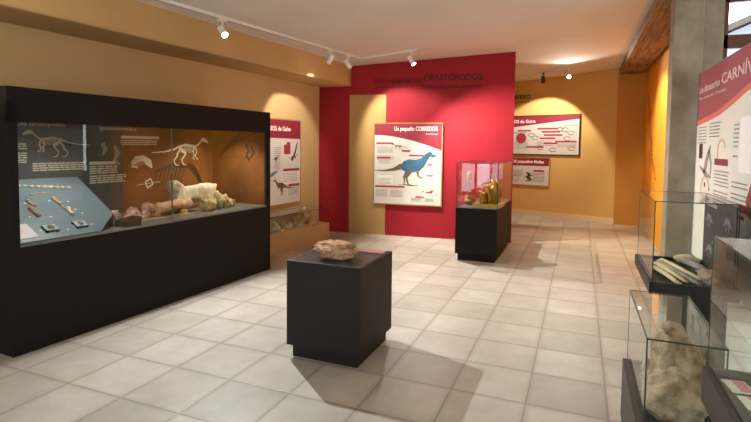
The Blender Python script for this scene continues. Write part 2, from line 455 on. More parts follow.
def dino(mb, cx, cz, s, y, flip=1, kind='walk'):
    P = lambda a: [(cx+flip*u*s, cz+v*s) for u, v in a]
    S = lambda a, wd: mb.stroke(P(a), [q*s for q in wd], y, y+.001)
    S([(-1.0,.02),(-.7,.0),(-.4,.06),(-.15,.14),(.1,.2),(.35,.2),(.5,.26),(.62,.40),(.70,.52)], [.01,.05,.11,.2,.33,.30,.2,.12,.09])
    S([(.64,.50),(.78,.52),(.90,.47)], [.06,.13,.05])
    S([(.0,.14),(.07,-.06),(.0,-.22),(.05,-.36),(.13,-.37)], [.2,.13,.07,.05,.04])
    S([(.12,.12),(.2,-.08),(.12,-.22),(.17,-.35),(.25,-.36)], [.18,.12,.07,.05,.04])
    S([(.42,.14),(.45,.0),(.53,-.06),(.5,-.14)], [.1,.06,.04,.03])
def skeleton(mb, cx, cz, s, y, flip=1):
    P = lambda a: [(cx+flip*u*s, cz+v*s) for u, v in a]
    S = lambda a, wd: mb.stroke(P(a), [q*s for q in wd], y, y+.002)
    S([(-1.0,.0),(-.6,.02),(-.3,.08),(-.1,.16),(.1,.20),(.3,.18),(.45,.16),(.56,.22),(.68,.33)], [.02,.035,.05,.06,.07,.06,.05,.045,.04])
    S([(.66,.33),(.76,.36),(.88,.30),(.92,.26)], [.08,.12,.08,.03])
    for i in range(9):
        u = .08+i*.045; S([(u,.18),(u-.03,.06),(u-.01,-.02+abs(i-4)*.012)], [.018,.016,.01])
    S([(-.1,.15),(-.02,.02),(.06,-.02)], [.09,.06,.03])
    S([(-.02,.10),(.10,-.02),(.07,-.08)], [.05,.06,.05]); S([(.07,-.08),(-.04,-.20),(-.02,-.26)], [.045,.03,.03]); S([(-.02,-.26),(.02,-.33),(.12,-.34)], [.035,.03,.02])
    S([(-.08,.10),(-.20,-.06),(-.18,-.10)], [.05,.055,.045]); S([(-.18,-.10),(-.30,-.20),(-.29,-.26)], [.04,.03,.03]); S([(-.29,-.27),(-.24,-.34),(-.14,-.34)], [.03,.03,.02])
    S([(.42,.14),(.36,.02),(.40,-.08),(.36,-.18),(.42,-.2)], [.05,.04,.03,.025,.02])
    S([(.46,.14),(.50,.0),(.44,-.10),(.50,-.18),(.55,-.2)], [.05,.04,.03,.025,.02])

REDp = lambda x: (x, RW(x)-.013)
# main poster on the red wall
r, L, h, y = poster('wall_poster', 'framed poster titled Un pequeño CORREDOR with a large blue dinosaur on the red wall', REDp(-3.258), REDp(-2.08), .53, 1.915)
header(r, L, h, .02, y, .205, .46, .25)
text('title', 'Un pequeño CORREDOR', .1, TEXTW, r, .36, h-.135, y-.002, width=.74, bold=.002)
text('subtitle', 'A small runner', .035, TEXTW, r, .9, h-.2, y-.002, width=.2)
mb = MB()
for x0, x1, z in ((.05,.34,h-.36),(.62,1.08,h-.56),(.06,.30,.78),(.5,.64,.9),(.04,.55,.295)): mb.box(x0, x1, y-.002, y-.0008, z, z+.028)
for x0, x1, z in ((.93,1.02,.68),(.93,1.03,.5),(.74,.88,.14),(1.08,1.095,.18),(.92,1.02,.22)): mb.box(x0, x1, y-.002, y-.0008, z, z+.018)
mb.build('caption_bar', BAR, r)
mb = MB()
lines(mb, .06, .36, h-.41, 6, .02, .006, y-.001); lines(mb, .06, .36, h-.56, 4, .02, .006, y-.001)
lines(mb, .64, 1.06, h-.6, 5, .02, .006, y-.001); lines(mb, .08, .33, .44, 5, .022, .006, y-.001)
lines(mb, .05, .26, .25, 6, .022, .006, y-.001); lines(mb, .3, .53, .25, 6, .022, .006, y-.001)
lines(mb, .66, .84, .12, 3, .02, .006, y-.001); lines(mb, .9, 1.05, .12, 3, .02, .006, y-.001)
lines(mb, .93, 1.08, .65, 2, .02, .006, y-.001); lines(mb, .1, .3, .74, 3, .02, .006, y-.001)
mb.build('body_text', TEXTG, r)
MB().box(.07, .35, y-.0008, y-.0002, .34, .50).build('text_box', M('white_box_print', 'EEEBE4', .7), r)
mb = MB(); mb.stroke([(.03,.58),(.18,.575),(.36,.60),(.50,.66)], [.01,.022,.05,.10], y-.002, y-.001)
mb.stroke([(.50,.66),(.60,.63),(.66,.56)], [.09,.08,.05], y-.0021, y-.0011)
mb.stroke([(.66,.58),(.58,.47),(.60,.40)], [.06,.04,.03], y-.002, y-.001); mb.stroke([(.60,.40),(.62,.345),(.70,.34)], [.03,.025,.015], y-.002, y-.001)
mb.stroke([(.60,.58),(.54,.47),(.55,.41),(.54,.35),(.60,.345)], [.06,.04,.025,.02,.015], y-.002, y-.001)
mb.stroke([(.77,.57),(.78,.50),(.84,.46),(.85,.50)], [.04,.025,.02,.015], y-.002, y-.001)
mb.stroke([(.45,.345),(.78,.34)], [.006,.006], y-.002, y-.001)
mb.build('dinosaur_limbs', M('umber_print', '6B5A4C', .8), r)
mb = MB(); mb.plate([(.48,.67),(.50,.60),(.56,.565),(.64,.60),(.70,.56),(.80,.585),(.88,.66),(.93,.76),(.97,.82),(1.00,.87),(1.07,.85),(1.075,.83),(1.02,.80),(1.0,.84),(1.02,.89),(.96,.905),(.90,.87),(.83,.80),(.74,.77),(.62,.775),(.53,.74)], y-.0032, y-.0022)
mb.build('dinosaur_body', M('blue_feather_print', '3E7391', .8, col2='2F5C78', scale=7), r)
mb = MB(); skeleton(mb, .46, h-.41, .15, y-.001, -1); mb.build('skeleton_drawing', M('dark_brown_print', '4A3A30', .8), r)
mb = MB(); dino(mb, 1.0, .24, .06, y-.001); dino(mb, .86, .24, .03, y-.001); mb.build('silhouette_drawing', BAR, r)

# wall lettering above it
def wall_text(name, label, A, B, parts):
    A = Vector(A); B = Vector(B); d = B-A
    r = empty(name, (A.x, A.y, 0), math.atan2(d.y, d.x), label, 'lettering')
    for p in parts: text(*p[:3], p[3], r, *p[4:7], **p[7])
    return r
wall_text('wall_lettering', 'dark heading El Florecer de los ORNITÓPODOS on the red wall', (-3.27, RW(-3.27)-.002), (-1.48, RW(-1.48)-.002),
    [('heading', 'El Florecer de los', .13, M('brown_lettering', '470A12', .7), 0, 2.575, -.002, dict(width=.80)),
     ('heading', 'ORNITÓPODOS', .155, TEXTD, .855, 2.595, -.002, dict(width=.945, bold=.002)),
     ('subheading', 'The blossoming of the ornithopods', .075, TEXTD, .80, 2.475, -.002, dict(width=1.0, bold=.001))])
o = [c for c in bpy.data.objects if c.name.startswith('wall_lettering')][0]
MB().box(0, .72, -.003, -.001, 2.505, 2.512).build('rule_line', TEXTD, o)

FWp = lambda x: (x, FW(x)-.003)
r2 = wall_text('wall_lettering', 'dark heading ending in ÍFERO on the ochre wall beyond the red wall', FWp(-1.9), FWp(-1.0),
    [('heading', 'MAMÍFERO', .13, TEXTD, .27, 2.61, -.002, dict(width=.61, bold=.002)),
     ('subheading', 'The first large-scale view', .07, TEXTD, .25, 2.53, -.002, dict(width=.62))])
DFR = M('dark_frame', '3A1E1A', .5)
r, L, h, y = poster('wall_poster', 'wide dark framed panel ending in de Galve, upper of two on the far ochre wall', FWp(-2.35), FWp(0.0), 1.36, 2.235, fmat=DFR)
header(r, L, h, .02, y, .36, .10, 0)
text('title', 'TESOROS de Galve', .1, TEXTW, r, .70, h-.165, y-.002, width=.80, bold=.002)
mb = MB()
for x0, x1, z in ((1.55,2.0,.56),(1.65,2.05,.49),(1.7,2.1,.42),(1.6,1.95,.35),(1.3,1.7,.16),(1.95,2.4,.28),(1.1,1.4,.52),(1.7,2.0,.24)): mb.box(x0, x1, y-.002, y-.001, z, z+.035)
mb.cyl((1.18, y-.0015, .37), .12, .001, axis=(0,1,0)); mb.build('caption_bar', BAR, r)
mb = MB(); random.seed(8)
for k in range(9):
    cx, cz = ((1.5,.38),(1.62,.16),(2.15,.55),(2.28,.48),(2.2,.36),(1.42,.44),(2.3,.15),(1.9,.12),(2.05,.56))[k]; rr = .07
    mb.stroke([(cx+rr*math.cos(t*.6)*(1+.3*math.sin(3*t)), cz+rr*.6*math.sin(t*.6)) for t in range(10)], .012, y-.002, y-.001)
mb.build('specimen_drawing', M('dark_brown_print', '4A3A30'), r)
mb = MB()
for x0, x1, z, n in ((1.0,1.35,.28,6),(1.55,1.9,.30,4),(2.0,2.4,.24,3),(1.0,1.3,.5,2),(2.1,2.42,.66,2),(.4,.9,.5,8)): lines(mb, x0, x1, z, n, .03, .01, y-.001)
mb.build('body_text', TEXTG, r)
r, L, h, y = poster('wall_poster', 'small framed panel with OTROS pequeños title, lower of two on the far ochre wall', FWp(-2.0), FWp(-.585), .67, 1.31, fmat=M('light_frame', 'A88A62', .5))
header(r, L, h, .02, y, .2, .19, 0)
text('title', 'OTROS pequeños fósiles', .09, TEXTW, r, .42, h-.13, y-.002, width=.93, bold=.003)
mb = MB()
mb.stroke([(.95,.30),(1.02,.26),(1.0,.18),(1.08,.12)], [.02,.07,.09,.02], y-.002, y-.001); mb.stroke([(.93,.20),(1.10,.24)], .025, y-.002, y-.001); mb.stroke([(.95,.10),(1.10,.14)], .025, y-.002, y-.001)
mb.build('lizard_drawing', M('dark_brown_print', '4A3A30'), r)
mb = MB(); mb.stroke([(.70+.07*math.cos(t*.7), .16+.07*math.sin(t*.7)) for t in range(10)], .014, y-.002, y-.001)
lines(mb, .62, .9, .33, 5, .03, .01, y-.001); lines(mb, 1.12, 1.38, .28, 7, .03, .01, y-.001); mb.build('body_text', TEXTG, r)
MB().box(1.12, 1.36, y-.002, y-.001, .32, .36).build('caption_bar', BAR, r)

# poster on the left wall, partly behind the long case
LWp = lambda y_: (LW(y_)+.004, y_)
r, L, h, y = poster('wall_poster', 'framed poster ending in OS de Galve, on the tan wall above the low display', LWp(5.64), LWp(7.18), .575, 1.93, fmat=M('light_frame', 'A88A62'))
header(r, L, h, .02, y, .30, .31, 0)
text('title', 'DINOSAURIOS de Galve', .1, TEXTW, r, .28, h-.19, y-.002, width=.97, bold=.003)
mb = MB()
for x0, x1, z in ((1.06,1.5,.53),(1.2,1.5,.28),(1.15,1.24,.95)): mb.box(x0, x1, y-.002, y-.001, z, z+.04)
mb.box(1.08, 1.25, y-.002, y-.001, .80, .95); mb.build('caption_bar', BAR, r)
MB().box(1.02, 1.5, y-.0015, y-.0005, .33, .52).build('text_box', MATS['white_box_print'], r)
mb = MB(); lines(mb, 1.04, 1.48, .49, 6, .026, .008, y-.003); lines(mb, 1.2, 1.48, .25, 5, .026, .008, y-.002); lines(mb, .82, 1.0, .9, 12, .03, .006, y-.002)
mb.build('body_text', TEXTG, r)
mb = MB(); dino(mb, 1.05, .26, .27, y-.002, -1); mb.build('dinosaur_drawing', M('umber_print', '6B5A4C'), r)
mb = MB(); mb.stroke([(.62,.42),(.80,.50),(.93,.54)], [.02,.06,.01], y-.002, y-.001); mb.build('tail_drawing', M('teal_print', '5F8E8C'), r)
mb = MB(); dino(mb, .86, .72, .09, y-.002); skeleton(mb, 1.33, .74, .14, y-.002); mb.stroke([(1.28,.7),(1.38,.82),(1.42,.95),(1.45,1.0)], [.05,.04,.03,.01], y-.002, y-.001)
mb.build('skeleton_drawing', M('dark_brown_print', '4A3A30'), r)

# big panel right: stands from the pillar towards the viewer, x = 1.0
r, L, h, y = poster('information_panel', 'large white information panel with a curved rose header running forward from the concrete pillar', (1.034, 5.43), (1.034, 1.7), .55, 2.215, th=.04, frame=.003, fmat=M('blue_grey_edge', '8E93A0'), sheet=M('panel_sheet', 'E2DDD2', .8, var=.04, scale=4))
low = [(.0,.43),(.25,.415),(.5,.40),(.8,.375),(1.1,.33),(1.4,.275),(1.8,.21),(2.3,.17),(3.0,.14),(3.727,.12)]
PINK = M('rose_header_print', 'A04E55', .8); CORAL = M('coral_curve_print', 'DB6F5E', .8)
MB().plate([(.003, h-.003)]+[(max(u,.003), h-v) for u, v in low]+[(3.727, h-.003)], y, y+.001).build('header_band', PINK, r)
MB().plate([(max(u,.003), h-v-.045) for u, v in low]+[(max(u,.003), h-v) for u, v in low[::-1]], y, y+.001).build('curved_stripe', CORAL, r)
text('title', 'Los dinosaurios', .085, M('pale_pink_print', 'D8B9B4'), r, .05, h-.185, y-.002, width=.72, bold=.002)
text('title', 'CARNÍVOROS', .115, M('soft_pink_white_print', 'D9B5B0'), r, .82, h-.185, y-.002, width=1.35, bold=.001)
text('subtitle', 'The carnivorous dinosaurs', .04, MATS['pale_pink_print'], r, .05, h-.245, y-.002, width=.9)
mb = MB()
lines(mb, .08, .42, h-.50, 6, .027, .009, y-.001); lines(mb, .5, .85, h-.48, 5, .027, .009, y-.001)
lines(mb, .72, 1.15, h-.86, 5, .027, .009, y-.001); lines(mb, .72, 1.15, h-1.02, 4, .027, .009, y-.001)
lines(mb, 1.22, 1.35, h-.52, 6, .03, .009, y-.001); lines(mb, 1.22, 1.34, h-.74, 1, .03, .012, y-.001)
lines(mb, 1.22, 1.6, h-.92, 2, .03, .009, y-.001); lines(mb, 1.22, 1.6, h-1.0, 2, .03, .009, y-.001); lines(mb, 1.8, 2.5, h-.6, 9, .03, .012, y-.001)
mb.build('body_text', TEXTG, r)
mb = MB()
for x0, x1, z in ((.72,1.10,h-.81),(1.40,1.95,h-1.10),(1.8,2.2,h-.5)): mb.box(x0, x1, y-.002, y-.001, z, z+.05)
mb.box(1.40, 1.55, y-.002, y-.001, h-1.15, h-1.125); mb.build('caption_bar', HEAD, r)
mb = MB(); mb.box(1.37, 1.72, y-.0015, y-.0005, h-.84, h-.47); mb.box(1.38, 1.62, y-.0015, y-.0005, h-1.30, h-1.12); mb.build('text_box', M('white_box_gloss', 'F2F2F2', .5), r)
mb = MB(); mb.stroke([(.36,h-.90),(.42,h-.82),(.48,h-.74),(.56,h-.66)], [.05,.10,.07,.02], y-.002, y-.001); mb.stroke([(.2,h-.84),(.45,h-.90),(.62,h-.92)], [.02,.05,.01], y-.002, y-.001); mb.stroke([(.52,h-.7),(.60,h-.80),(.60,h-.90)], [.06,.04,.02], y-.002, y-.001)
mb.build('dinosaur_drawing', M('grey_drawing', '9A938D'), r)
MB().box(.15, .28, y-.002, y-.001, h-.77, h-.64).build('photo_print', M('dark_photo', '3B2626'), r)
mb = MB()
for cx, cz, rr in ((.90,h-.70,.11),(.42,h-1.05,.16)): mb.stroke([(cx+rr*math.cos(t*.5+.3), cz+rr*.8*math.sin(t*.5+.3)) for t in range(8)], .025, y-.002, y-.001)
mb.build('bone_diagram', M('pale_bone_print', 'D9B9A6'), r)
mb = MB(); mb.cyl((.42, y-.003, h-.99), .022, .001, axis=(0,1,0)); mb.cyl((.58, y-.003, h-1.02), .014, .001, axis=(0,1,0)); mb.build('marker_dot', BAR, r)
# skull photograph low on the panel
mb = MB()
for cx, cz in ((2.05,.52),(2.35,.42),(1.75,.60),(2.75,.35),(3.1,.5)):
    mb.stroke([(cx-.16,cz),(cx-.05,cz+.06),(cx+.08,cz+.04),(cx+.18,cz-.04)], [.10,.26,.22,.06], y-.002, y-.001)
mb.build('skull_photo', M('red_brown_print', '9C6350', .4, col2='6E3F33', scale=20), r)

# ------------------------------------------------------------------ glass box helper
def glass_box(parent, x0, x1, y0, y1, z0, z1, t=.006, top=True, e=.0035, name='glass_cover'):
    """one child made of thin panes, and dark polished edges"""
    g = MB(); g.box(x0, x1, y0, y0+t, z0, z1); g.box(x0, x1, y1-t, y1, z0, z1)
    g.box(x0, x0+t, y0+t, y1-t, z0, z1); g.box(x1-t, x1, y0+t, y1-t, z0, z1)
    if top: g.box(x0, x1, y0, y1, z1, z1+t)
    go = g.build(name, GLASS, parent)
    m = MB()
    for x in (x0, x1):
        for y_ in (y0, y1):
            q = e if y_ == y0 else e*.45; m.box(x-q, x+q, y_-q, y_+q, z0, z1+t)
    zt = z1+t
    m.box(x0-e, x1+e, y0-e, y0+e, zt-e, zt+e); m.box(x0, x1, y1-e*.45, y1+e*.45, zt-e*.5, zt+e*.5)
    m.box(x0-e*.8, x0+e*.8, y0, y1, zt-e*.8, zt+e*.8); m.box(x1-e*.8, x1+e*.8, y0, y1, zt-e*.8, zt+e*.8)
    m.build('glass_edge', EDGE, go)
    return go

# ------------------------------------------------------------------ long wall case on the left (local x inward = -X world)
CA = math.atan2(.184, 2.882)
# local frame: u along the front (towards the red wall), v into the case, z up
case = empty('display_case', (-3.654, 2.221, 0), PI/2-CA, 'long black wall display case with a wide glass front full of bones on the left', 'display case')
W = 2.888
def U(u, v): return (u, v)   # local +x = u, local +y = v (rotated so that v points to -X)
MB().box(0, W, 0, .92, 0, .775).build('base_cabinet', BLACK, case)
mb = MB(); mb.box(0, W, 0, .03, 1.665, 1.91); mb.box(0, W, .03, .92, 1.80, 1.91); mb.build('canopy', BLACK, case)
mb = MB(); mb.box(0, .065, 0, .92, .775, 1.80); mb.build('side_panel', BLACK, case)
mb = MB(); mb.box(W-.07, W, 0, .03, .775, 1.70); mb.box(W-.03, W, 0, .92, .775, 1.80); mb.build('side_panel', BLACK, case)
REFLECTED = M('dark_reflection_board', '3F4343', .6, var=.12, scale=2); AMBER = M('amber_back_board', '84501F', .7, col2='643A15', scale=2)  # first colour paints dark window reflections onto the left of the amber board
MB().box(.065, 1.56, .885, .915, .775, 1.80).build('back_board', REFLECTED, case)
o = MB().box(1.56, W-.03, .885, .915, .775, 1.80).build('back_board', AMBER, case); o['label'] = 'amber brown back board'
MB().box(.065, W-.03, .012, .885, .775, .79).build('case_floor', M('grey_shelf', '6D6F70', .35), case)
MB().box(.065, 1.41, .004, .01, .78, 1.665).build('glass_front', GLASS, case)
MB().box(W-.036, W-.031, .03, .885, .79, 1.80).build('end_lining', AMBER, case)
MB().box(1.416, W-.07, .004, .01, .78, 1.665).build('glass_front', GLASS, case)
MB().box(1.408, 1.418, .002, .012, .78, 1.665).build('glass_joint', M('pale_joint', '5E5F5A', .3), case)
MB().box(.065, W-.07, -.002, .012, .775, .787).build('glass_track', M('aluminium_strip', '7F8588', .35, metal=.6), case)
# printed texts of the back board (local y = .88 faces the visitor)
yb = .8835
def ctext(name, s, size, x, z, **k): return text(name, s, size, TEXTC, case, x, z, yb, **k)
ctext('board_title', 'Los ornitópodos', .055, .53, 1.668, width=.42)
ctext('board_title', 'Iguanodóntidos', .055, 1.30, 1.655, width=.42)
mb = MB(); mb.box(1.19, 1.47, yb-.001, yb, 1.305, 1.335); mb.box(1.54, 2.02, yb-.001, yb, 1.57, 1.60); mb.build('caption_bar', TEXTC, case)
mb = MB(); lines(mb, 1.19, 1.50, 1.28, 4, .022, .012, yb-.001); lines(mb, 1.19, 1.60, 1.185, 4, .022, .012, yb-.001)
lines(mb, 1.54, 2.02, 1.545, 3, .02, .010, yb-.001); lines(mb, .66, 1.15, 1.325, 4, .02, .010, yb-.001); lines(mb, .5, .62, 1.5, 3, .02, .010, yb-.001); lines(mb, .5, .62, 1.42, 5, .02, .010, yb-.001)
mb.build('board_text', TEXTC, case)
mb = MB(); skeleton(mb, .88, 1.50, .32, yb-.002, -1); o = mb.build('skeleton_print', M('pinkish_bone_print', 'B9A48C', .8), case)
mb = MB(); skeleton(mb, 2.36, 1.42, .44, yb-.002, 1); mb.build('skeleton_print', BONE, case)
mb = MB(); mb.stroke([(1.66,1.30),(1.72,1.345),(1.80,1.36),(1.88,1.31),(1.92,1.25)], [.03,.08,.07,.08,.02], yb-.002, yb-.001)
mb.stroke([(1.66,1.28),(1.74,1.26)], [.03,.02], yb-.002, yb-.001); mb.stroke([(1.83,1.10),(1.90,1.13),(1.93,1.07),(1.86,1.03),(1.83,1.10)], .02, yb-.002, yb-.001); mb.stroke([(1.72,1.07),(2.02,1.09)], .006, yb-.002, yb-.001)
mb.build('skull_print', BONE, case)
mb = MB(); mb.stroke([(1.70,1.285),(1.76,1.30),(1.82,1.315)], [.02,.05,.02], yb-.004, yb-.003); mb.build('jaw_print', M('pink_print', 'C06A62'), case)
mb = MB(); mb.stroke([(1.33,1.52),(1.36,1.46),(1.33,1.40)], [.05,.05,.02], yb-.001, yb); mb.stroke([(1.46,1.50),(1.50,1.42),(1.46,1.34),(1.52,1.30)], [.02,.06,.04,.02], yb-.001, yb)
mb.build('bone_print', M('faded_bone_print', '8D8A7A'), case)
mb = MB()
mb.stroke([(2.62,1.08),(2.55,1.22),(2.45,1.28)], [.03,.04,.05], yb-.001, yb); 
for i in range(8): mb.stroke([(2.0+i*.055,1.24-abs(i-4)*.004),(1.94+i*.05,1.02)], [.016,.006], yb-.001, yb)
mb.stroke([(1.95,1.2),(2.2,1.27),(2.45,1.25),(2.6,1.12),(2.66,1.0)], [.02,.05,.05,.06,.05], yb-.001, yb)
mb.build('skeleton_print', M('black_brown_print', '3A2416'), case).__setitem__('label', 'dark shadow-like skeleton print')
def yz(o):   # turn an xz print to lie on a plane facing -x
    for v in o.data.vertices:
        x, y, z = v.co; v.co = Vector((y, -x, z))
    return o
m = MB(); u0 = W-.0375; random.seed(21)
for i in range(26):
    t_ = i/25; v_ = .76-.62*t_; z_ = 1.37+.40*t_**.8; hw = .012+.075*t_
    for k in (-1, -.3, .4, 1):
        m.stroke([(-v_-.010, z_+k*hw), (-v_+.010, z_+k*hw+.012*random.uniform(.3, 1.4))], .022*random.uniform(.5, 1.3), u0-.001, u0)
for a in (((.34,1.52),(.30,1.44),(.34,1.38),(.28,1.33)), ((.26,1.50),(.22,1.42),(.27,1.36))): m.stroke([(-v_, z_) for v_, z_ in a], [.05,.03,.03,.04], u0-.001, u0)
yz(m.build('tail_print', MATS['black_brown_print'], case))

# sloping board inside the case
brd = empty('sloping_board', (-3.654, 2.221, 0), PI/2-CA, 'blue-grey sloping display board with small bones at the left end of the long case', 'display board')
bz = lambda v: .80+(v-.03)*.53
def bpt(u, v, dz=0): return (u, v, bz(v)+dz)
m = MB(); bm = m.bm
prof = [(.07,.03),(.70,.03),(.95,.22),(1.00,.79),(.07,.79)]
a = [bm.verts.new((u, v, .793)) for u, v in prof]; b = [bm.verts.new((u, v, bz(v))) for u, v in prof]
bm.faces.new(a[::-1]); bm.faces.new(b)
for i in range(5): bm.faces.new((a[i], a[(i+1) % 5], b[(i+1) % 5], b[i]))
m.build('board', M('blue_grey_board', '66767F', .45), brd)
def side_strip(P, Q, off=.004):
    m = MB(); d = Vector((Q[0]-P[0], Q[1]-P[1])).normalized(); n = Vector((d.y, -d.x))*off
    q = [(P[0], P[1], bz(P[1])-.001), (Q[0], Q[1], bz(Q[1])-.001), (Q[0], Q[1], .793), (P[0], P[1], .793)]
    if bz(P[1]) < .81: q[0] = (P[0], P[1], .80)
    va = [m.bm.verts.new((p[0]+n.x*.1, p[1]+n.y*.1, p[2])) for p in q]; vb = [m.bm.verts.new((p[0]+n.x, p[1]+n.y, p[2])) for p in q]
    m.bm.faces.new(va); m.bm.faces.new(vb[::-1])
    for i in range(4): m.bm.faces.new((va[i], vb[i], vb[(i+1) % 4], va[(i+1) % 4]))
    m.build('board_side', DARK, brd)
side_strip((.70,.03), (.95,.22)); side_strip((.95,.22), (1.00,.79))
ang = math.atan(.53)
def case_thing(name, u, v, z, label, cat, group=None, rx=0, rz=0):
    """a thing inside the case; position given in the case's own axes"""
    c, s = math.cos(PI/2-CA), math.sin(PI/2-CA)
    o = empty(name, (-3.654+u*c-v*s, 2.221+u*s+v*c, z), 0, label, cat, group)
    o.rotation_euler = (Matrix.Rotation(PI/2-CA, 3, 'Z') @ Matrix.Rotation(rx, 3, 'X') @ Matrix.Rotation(rz, 3, 'Z')).to_euler()
    return o
PINKB = M('pinkish_fossil', 'C9A08A', .8, col2='A47860', scale=30, bump=.4, bscale=60)
TANB = M('tan_fossil', 'CDB596', .8, col2='A98A66', scale=25, bump=.4, bscale=60)
WHB = M('pale_fossil', 'DDD6C6', .8, col2='B9AB92', scale=14, bump=.5, bscale=50)
YELB = M('yellowish_fossil', 'C9B07C', .8, col2='A88C58', scale=20, bump=.4, bscale=60)
def long_bone(name, pts, rad, mat, parent, seed=1, amp=.35, flat=.8, seg=12, freq=22, mid=.62):
    n = 14; P = [Vector(p) for p in pts]; out, rr = [], []
    for i in range(n):
        t = i/(n-1)*(len(P)-1); k = min(int(t), len(P)-2); f = t-k
        out.append(P[k].lerp(P[k+1], f)); e = abs(i/(n-1)-.5)*2
        rr.append(rad*(mid+(1.07-mid)*e**3)*(1 if 0 < i < n-1 else .55))
    return MB().tube(out, rr, seg=seg, amp=amp, freq=freq, seed=seed, flat=flat).build(name, mat, parent, smooth=True)
def on_board(u, v, **k): return dict(u=u, v=v, z=bz(v)+.001, rx=ang, **k)
def bone_on_board(u, v, ln, rad, rz, lab, mat=TANB, seed=0):
    t = case_thing('fossil_bone', u, v, bz(v)+rad*.5, lab, 'fossil', None, rx=ang, rz=rz)
    c = long_bone('bone', [(-ln/2,0,0),(0,.008,.0),(ln/2,0,0)], rad, mat, t, seed=seed)
    return t
bone_on_board(.40,.455,.10,.016,1.75,'curved pinkish bone on the sloping board, upper of the left pair',PINKB,1)
bone_on_board(.357,.34,.13,.019,1.65,'brown-tipped bone on the sloping board, lower of the left pair',M('brown_fossil','9A6F58',.8,col2='7A5140',scale=30,bump=.4,bscale=60),2)
bone_on_board(.52,.568,.14,.010,.05,'thin pale bone lying crosswise just below the chain of vertebrae',PINKB,3)
bone_on_board(.604,.455,.11,.018,1.75,'tan curved bone in the middle of the sloping board',TANB,4)
bone_on_board(.605,.37,.05,.009,1.6,'tiny bone between the tan curved bone and the pale foot bone',TANB,5)
bone_on_board(.618,.30,.10,.024,1.5,'pale broad foot bone on the sloping board above the right black mount',WHB,6)
for k in range(9):
    u = .435+k*.047; v = .69-k*.009
    t = case_thing('tail_vertebra', u, v, bz(v)+.009, 'small pale vertebra in the curved row along the top of the sloping board', 'fossil', 'row of vertebrae at the top of the board', rx=ang)
    if k == 0:
        v0 = MB().rock((0,0,0), (.018,.011,.010), seed=3, amp=.4, sub=3).build('bone', WHB, t, smooth=True)
    else:
        c = v0.copy(); COL.objects.link(c); c.parent = t
    if k in (4, 5): t.scale = (1.25, 1.3, 1.3)
for k, (u, v, side) in enumerate(((.351,.132,'left'),(.585,.131,'right'))):
    t = case_thing('specimen_mount', u, v, bz(v), 'clear and black four-legged mount low on the sloping board, %s of the two' % side, 'mount', None, rx=ang)
    m = MB()
    for a, b in ((-.04,-.032),(.04,-.032),(-.04,.032),(.04,.032)): m.box(a-.009, a+.009, b-.009, b+.009, 0, .014)
    m.build('clip', DARK, t)
    MB().box(-.045, .045, -.036, .036, .014, .018).build('clear_plate', M('clear_grey_plate', 'A9B4BA', .2), t)
    MB().rock((0,0,.024), (.020,.022,.008), seed=9+k, sub=3).build('fossil_chip', M('grey_fossil','8B857C',.7,col2='5E5850',scale=60), t, smooth=True)
t = case_thing('caption_card', .13, .145, bz(.145), 'pale caption card at the lower left corner of the sloping board', 'card', rx=ang)
MB().box(-.055, .10, -.09, .09, 0, .004).build('card', M('lilac_card','CFC6CC',.5), t)
t = case_thing('dark_stand', 1.0, .10, .792, 'small dark wedge stand at the right foot of the sloping board', 'stand')
MB().plate([(-.08,0),(.09,0),(.10,.075),(-.07,.05)], -.06, .07).build('stand_body', DARK, t)
for (u, v) in ((.33,.56),(.36,.47),(.30,.30),(.44,.27),(.55,.47),(.69,.44),(.68,.33),(.70,.27),(.28,.13),(.47,.1),(.68,.12)):
    t = case_thing('number_tag', u, v, bz(v), 'tiny white number tag on the sloping board', 'tag', 'white number tags on the sloping board', rx=ang)
    MB().box(-.008,.008,-.005,.005,0,.002).build('tag', PLATEW, t)

FZ = .792
def floor_rock(name, u, v, dim, label, mat, seed, group=None, rz=0, amp=.35, ridge=0, freq=1.6):
    t = case_thing(name, u, v, FZ, label, 'fossil', group, rz=rz)
    MB().rock((0,0,dim[2]*.75), dim, seed=seed, amp=amp, sub=4, flatbottom=0, ridge=ridge, freq=freq).build('fossil', mat, t, smooth=True)
    return t
G1 = 'pinkish vertebrae behind the yellow ruler'
LILAC = M('lilac_pink_fossil','D6C4B8',.8,col2='9E7D70',scale=22,bump=.4,bscale=60)
for k, (u, v, dim, lab) in enumerate((
    (1.16,.50,(.055,.06,.05),'lilac-white rounded fossil at the far left of the group, right beside the sloping board'),
    (1.22,.36,(.05,.045,.035),'small pinkish fossil behind the left end of the yellow ruler'),
    (1.31,.39,(.045,.045,.045),'pale knobbly fossil, second from the left behind the ruler'),
    (1.38,.52,(.06,.05,.055),'brownish pink fossil standing behind the middle of the ruler'),
    (1.42,.38,(.04,.04,.04),'small pale fossil in front of the tall notched vertebra'),
    (1.52,.47,(.055,.06,.075),'tall notched red-brown vertebra left of the long bone'),
    (1.33,.30,(.03,.03,.022),'tiny pale chip just behind the ruler, left one'),
    (1.50,.32,(.03,.03,.025),'tiny pale chip just behind the ruler, right one'))):
    floor_rock('fossil_vertebra', u, v, dim, lab, LILAC if k % 2 == 0 else PINKB, 11+k, None, amp=.4, ridge=.25)
t = case_thing('scale_ruler', 1.30, .235, FZ, 'yellow scale ruler lying at the foot of the case glass', 'ruler')
MB().box(-.21,.21,-.016,.016,0,.006).build('ruler_body', M('ruler_yellow','CDB24A',.5), t)
m = MB()
for i in range(10): m.box(-.2+i*.042,-.18+i*.042,-.012,.010,.006,.007)
m.build('ruler_marks', PLATEW, t)
t = case_thing('long_bone_fossil', 1.80, .42, FZ, 'long salmon-coloured fossil bone on a dark plate in the middle of the case', 'fossil')
MB().box(-.20,.25,-.09,.05,0,.006).build('dark_plate', DARK, t)
